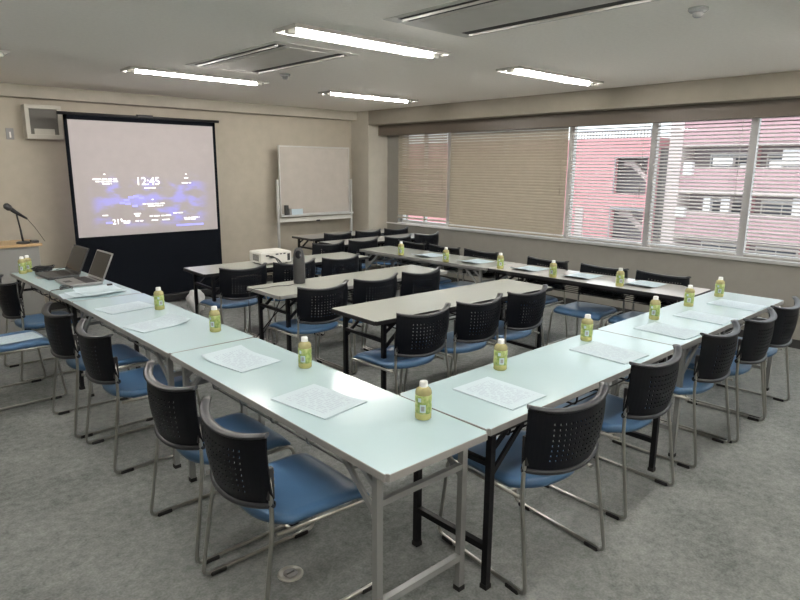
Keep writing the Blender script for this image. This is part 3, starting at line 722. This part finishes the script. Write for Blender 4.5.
# ------------------------------------------------------------------ handouts
def handout(x, y, rz, label, curl=.0, lx=.33, ly=.245, z=.7004, n=2, group='printed handouts'):
    t = thing('handout', label, 'paper', (x, y, z), rz, group)
    for k in range(n):
        bm = B(); N = 10; a = []; b = []
        for i in range(N+1):
            u = i/N; X = (u-.5)*lx; Z = k*.0012 + curl*max(0, u-.55)**2*5 + (.0015*k)
            a.append([bm.verts.new((X, s*ly/2, Z+.0012)) for s in (-1, 1)]); b.append([bm.verts.new((X, s*ly/2, Z)) for s in (-1, 1)])
        for i in range(N):
            bm.faces.new((a[i][0], a[i+1][0], a[i+1][1], a[i][1])); bm.faces.new((b[i][1], b[i+1][1], b[i+1][0], b[i][0]))
            for s in (0, 1): bm.faces.new((a[i][s], b[i][s], b[i+1][s], a[i+1][s]))
        for i in (0, N): bm.faces.new((a[i][0], a[i][1], b[i][1], b[i][0]))
        o = obj('sheet', bm, 'print' if k == n-1 else 'paper', t)
        o.rotation_euler = (0, 0, (n-1-k)*.025)
H2 = PI/2
for x, y, r, lb, c in ((.215, .68, H2+.13, 'printed handout on the near corner table, largest in the photo', 0), (.245, 1.40, H2+.14, 'printed handout near the first seam of the left row', .02), (.205, 2.40, .20, 'printed handout between the third and fourth bottles of the left row', .02), (.23, 3.00, .17, 'printed handout of the left row nearest the paper stack', 0),
    (.865, .235, H2+.0, 'printed handout on the right row, first from the near corner', 0), (1.79, .225, H2-.05, 'printed handout on the right row, second from the near corner', 0), (2.49, .215, H2-.08, 'printed handout on the right row, third from the near corner', 0), (3.02, .21, H2-.05, 'printed handout on the right row, fourth from the near corner', 0), (3.60, .215, H2-.04, 'printed handout on the right row nearest the window wall', 0),
    (3.86, 1.05, PI, 'curled handout of the window row nearest the right row', .02), (3.80, 1.62, PI+.05, 'curled handout second along the window row', .02), (3.78, 2.18, PI, 'curled handout midway along the window row', .02), (3.74, 2.84, PI-.04, 'curled handout fourth along the window row', .02), (3.70, 3.48, PI, 'curled handout at the far end of the window row', .02)):
    handout(x, y, r, lb, curl=c)
handout(-.33, 3.69, .1, 'white sheets lying on the pulled-out chair seat at the left', z=.4357, lx=.30, ly=.22)

# paper stack by the laptops: overlapping loose sheets
t = thing('paper_stack', 'untidy stack of white papers beside the front laptop', 'papers', (.20, 3.66, .7004), 0)
for k in range(7):
    bm = B(); N = 8; ang = random.uniform(-.25, .25); lx, ly = .21, .30; z = k*.003
    dx, dy = random.uniform(-.07, .07), random.uniform(-.06, .06)
    if k == 0: dx, dy, ang = .08, .03, .1
    if k == 1: dx, dy, ang = -.06, 0, -.1
    a = []
    for i in range(N+1):
        u = i/N-.5; row = []
        for s in (-.5, .5):
            p = Matrix.Rotation(ang, 3, 'Z') @ Vector((s*ly, u*lx, 0)) ; lift = .012*max(0, u)**2*4*(k/6)
            row.append((p.x+dx, p.y+dy, z+lift))
        a.append(row)
    A = [[bm.verts.new((x_, y_, z_+.0015)) for x_, y_, z_ in r] for r in a]; Bv = [[bm.verts.new(q) for q in r] for r in a]
    for i in range(N):
        bm.faces.new((A[i][0], A[i][1], A[i+1][1], A[i+1][0])); bm.faces.new((Bv[i][0], Bv[i+1][0], Bv[i+1][1], Bv[i][1]))
        for s in (0, 1): bm.faces.new((A[i][s], A[i+1][s], Bv[i+1][s], Bv[i][s]))
    for i in (0, N): bm.faces.new((A[i][0], A[i][1], Bv[i][1], Bv[i][0]))
    obj('sheet', bm, 'paper', t)
tag(obj('binder_clip', (lambda b: (box(b, .36, .40, 3.78, 3.80, .722, .74, bev=.003), b)[1])(B()), 'black_plastic'), 'small black clip on the paper stack', 'clip')

# ------------------------------------------------------------------ laptops (hinge on the +x side, keyboard towards -x)
def laptop(x, y, rz, label, wy, dx, tilt, body, screen_h, keyc='black_plastic'):
    t = thing('laptop', label, 'laptop', (x, y, .70), rz, 'laptops')
    bm = B(); box(bm, -dx, 0, -wy/2, wy/2, .003, .024, bev=.004); bs = obj('base', bm, body, t)
    bm = B(); rows, cols = 5, 13; kw = (wy-.05)/cols; kd = .018
    for r in range(rows):
        for c_ in range(cols):
            x0 = -.035-(r+1)*kd; y0 = -wy/2+.025+c_*kw; box(bm, x0+.0015, x0+kd-.0015, y0+.0015, y0+kw-.0015, .0235, .0262)
    kb = obj('keyboard', bm, keyc, bs); kb['kind'] = 'stuff'
    bm = B(); box(bm, -dx+.02, -dx+.075, -.045, .045, .0238, .0248); obj('touchpad', bm, 'dark_grey', bs)
    bm = B(); box(bm, -.004, .007, -wy/2, wy/2, 0, screen_h, bev=.003)
    lid = obj('lid', bm, body, t, loc=(0, 0, .024)); lid.rotation_euler = (0, tilt, 0)
    bm = B(); box(bm, -.0052, -.0038, -wy/2+.014, wy/2-.014, .020, screen_h-.014); obj('display', bm, 'dark_screen', lid)
    bm = B(); tube(bm, [(0, -wy/2+.03, .022), (0, wy/2-.03, .022)], .007, 8); obj('hinge', bm, 'black_plastic', t)
    return t
laptop(.345, 4.68, .04, 'black laptop standing farther from the viewer on the left row', .38, .25, .42, 'dark_grey', .245)
laptop(.395, 4.20, .02, 'silver-edged laptop standing nearer the paper stack', .37, .265, .42, 'silver_plastic', .245, 'dark_grey')
bm = B()
for k in range(5):
    pts = [(.19+.07*math.cos(a*.9+k)*(1+.1*k), 5.015+.045*math.sin(a+k), .712+.008*k+.006*math.sin(3*a)) for a in [i*.45 for i in range(15)]]
    tube(bm, pts, .007, 6)
tag(obj('cable_bundle', bm, 'black_plastic'), 'black coiled cable bundle right of the two bottles by the lectern', 'cables')
bm = B(); pts = [(.30, 5.03, .705), (.38, 5.07, .712), (.45, 5.05, .720), (.48, 4.95, .705)]; tube(bm, fillet(pts, .05), .003, 6)
tag(obj('power_cable', bm, 'black_plastic'), 'thin black cable behind the farther laptop', 'cable')
bm = B()
tube(bm, [(.10+.045*math.cos(a), 3.93+.06*math.sin(a*1.0), .706+.010*a/6+.012*abs(math.sin(a))) for a in [i*.35 for i in range(36)]], .0028, 6)
tube(bm, fillet([(.09, 3.99, .706), (-.02, 3.93, .712), (-.035, 3.90, .66), (-.04, 3.88, .45), (-.02, 3.86, .2)], .04), .003, 6)
tag(obj('mouse_cable', bm, 'black_plastic'), 'thin looped black cable hanging off the table edge by the front laptop', 'cable')
tag(obj('name_card', (lambda b: (box(b, .06, .12, 4.62, 4.76, .7004, .703), b)[1])(B()), 'grey_plastic'), 'small flat grey card before the farther laptop', 'card')

# ------------------------------------------------------------------ projector, cylinder
t = thing('projector', 'white projector on the inner table, cables at its front', 'projector', (1.90, 4.04, .70), -.06)
bm = B(); box(bm, 0, .34, 0, .27, .012, .125, bev=.012); obj('body', bm, 'white_plastic', t)
bm = B(); box(bm, .02, .30, .03, .24, .122, .132, bev=.006); obj('top_cover', bm, 'white_plastic', t)
bm = B()
for k in range(6): box(bm, -.0012, .002, .06+k*.022, .072+k*.022, .035, .10)
obj('side_vent', bm, 'dark_grey', t)
bm = B()
for (a, b_, c_, d) in ((.16, .19, .095, .108), (.205, .23, .097, .108), (.245, .27, .098, .11), (.05, .09, .085, .10), (.29, .32, .03, .10)): box(bm, a, b_, -.0012, .002, c_, d)
obj('port', bm, 'dark_grey', t)
for (a, b_) in ((.04, .04), (.30, .04), (.04, .23), (.30, .23)):
    bm = B(); lathe(bm, [(0, 0), (.012, 0), (.012, .014), (0, .014)], 10, (a, b_, 0)); obj('foot', bm, 'black_plastic', t)
bm = B(); tube(bm, [(.23, .268, .07), (.23, .292, .07)], .035, 16); obj('lens', bm, 'dark_screen', t)
bm = B()
for k, dx in enumerate((0, .018, .034)):
    tube(bm, fillet([(1.97+dx, 4.033, .79-.01*k), (1.98+dx, 3.93, .80-.01*k), (2.0+dx, 3.865, .73), (2.01+dx*.6, 3.865, .50), (1.96+dx, 3.86, .441), (1.90+dx, 3.80, .439)], .05), .0045, 6)
tag(obj('projector_cable', bm, 'black_plastic'), 'black cables hanging from the projector over the table edge', 'cable')
tag(obj('cable_joiner', (lambda b: (box(b, 1.99, 2.025, 3.845, 3.858, .655, .69, bev=.003), b)[1])(B()), 'white_plastic'), 'small white plug on the projector cables at the table edge', 'plug')
t = thing('conference_camera', 'tall grey cylinder with a dark oval window, on the middle inner table', 'conference camera', (1.67, 3.02, .70), math.radians(-38))
bm = B(); lathe(bm, [(0, 0), (.047, 0), (.050, .006), (.050, .19), (.047, .225), (.042, .255), (.034, .285), (.022, .300), (0, .303)], 28); obj('body', bm, 'dark_grey', t)
bm = B(); v = []
for k in range(20):
    a = 2*PI*k/20; xx = .026*math.cos(a); zz = .248+.034*math.sin(a); r = .0475 - max(0, zz-.225)*.17 + .0012; v.append(bm.verts.new((xx, -math.sqrt(max(r*r-xx*xx, 1e-6)), zz)))
c0 = bm.verts.new((0, -.0465, .248))
for k in range(20): bm.faces.new((v[k], v[(k+1) % 20], c0))
obj('lens_window', bm, 'dark_screen', t)
bm = B(); tube(bm, fillet([(1.62, 3.0, .704), (1.52, 2.96, .704), (1.42, 3.02, .704), (1.33, 2.98, .704), (1.22, 3.05, .702), (1.205, 3.06, .60), (1.21, 3.05, .3), (1.30, 3.1, .006)], .05), .0028, 6)
tag(obj('camera_cable', bm, 'dark_grey'), 'thin cable running from the grey cylinder across the table', 'cable')
bm = B(); tube(bm, fillet([(1.32, 3.5, .006), (1.22, 3.3, .05), (1.35, 3.2, .25), (1.42, 3.0, .48), (1.5, 2.95, .57)], .12), .005, 6); tube(bm, fillet([(1.5, 3.45, .006), (1.38, 3.35, .10), (1.42, 3.12, .35), (1.46, 3.0, .58)], .12), .004, 6)
tag(obj('hanging_cable', bm, 'black_plastic'), 'black cables drooping under the middle inner table', 'cable')
# plastic bag by the projector table leg
bm = B(); bmesh.ops.create_icosphere(bm, subdivisions=3, radius=1)
for v in bm.verts:
    n_ = math.sin(v.co.x*7+v.co.z*5)*.10 + math.sin(v.co.y*9)*.08
    k = 1+n_; v.co = Vector((v.co.x*.10*k, v.co.y*.08*k, .14+v.co.z*.14*k*(1-.1*v.co.z)))
zmin = min(v.co.z for v in bm.verts)
for v in bm.verts: v.co.z = max(.0, v.co.z-zmin-.008)
tag(obj('plastic_bag', bm, 'bag', loc=(1.75, 5.28, 0), smooth=True), 'crumpled pale plastic bag on the floor before the projection screen', 'bag')

# round floor outlet
t = thing('floor_outlet', 'round metal floor outlet beside the nearest chair', 'floor outlet', (.0, .62, 0))
t.location = (.015, .625, 0)
bm = B(); lathe(bm, [(0, 0), (.054, 0), (.054, .003), (.050, .006), (.042, .006), (.040, .004), (0, .004)], 32); obj('cover', bm, 'brass', t)
bm = B(); lathe(bm, [(0, .004), (.030, .004), (.030, .0065), (0, .0065)], 24); obj('lid', bm, 'grey_plastic', t)
bm = B(); box(bm, -.018, .018, -.004, .004, .0065, .008); obj('slot', bm, 'dark_grey', t)
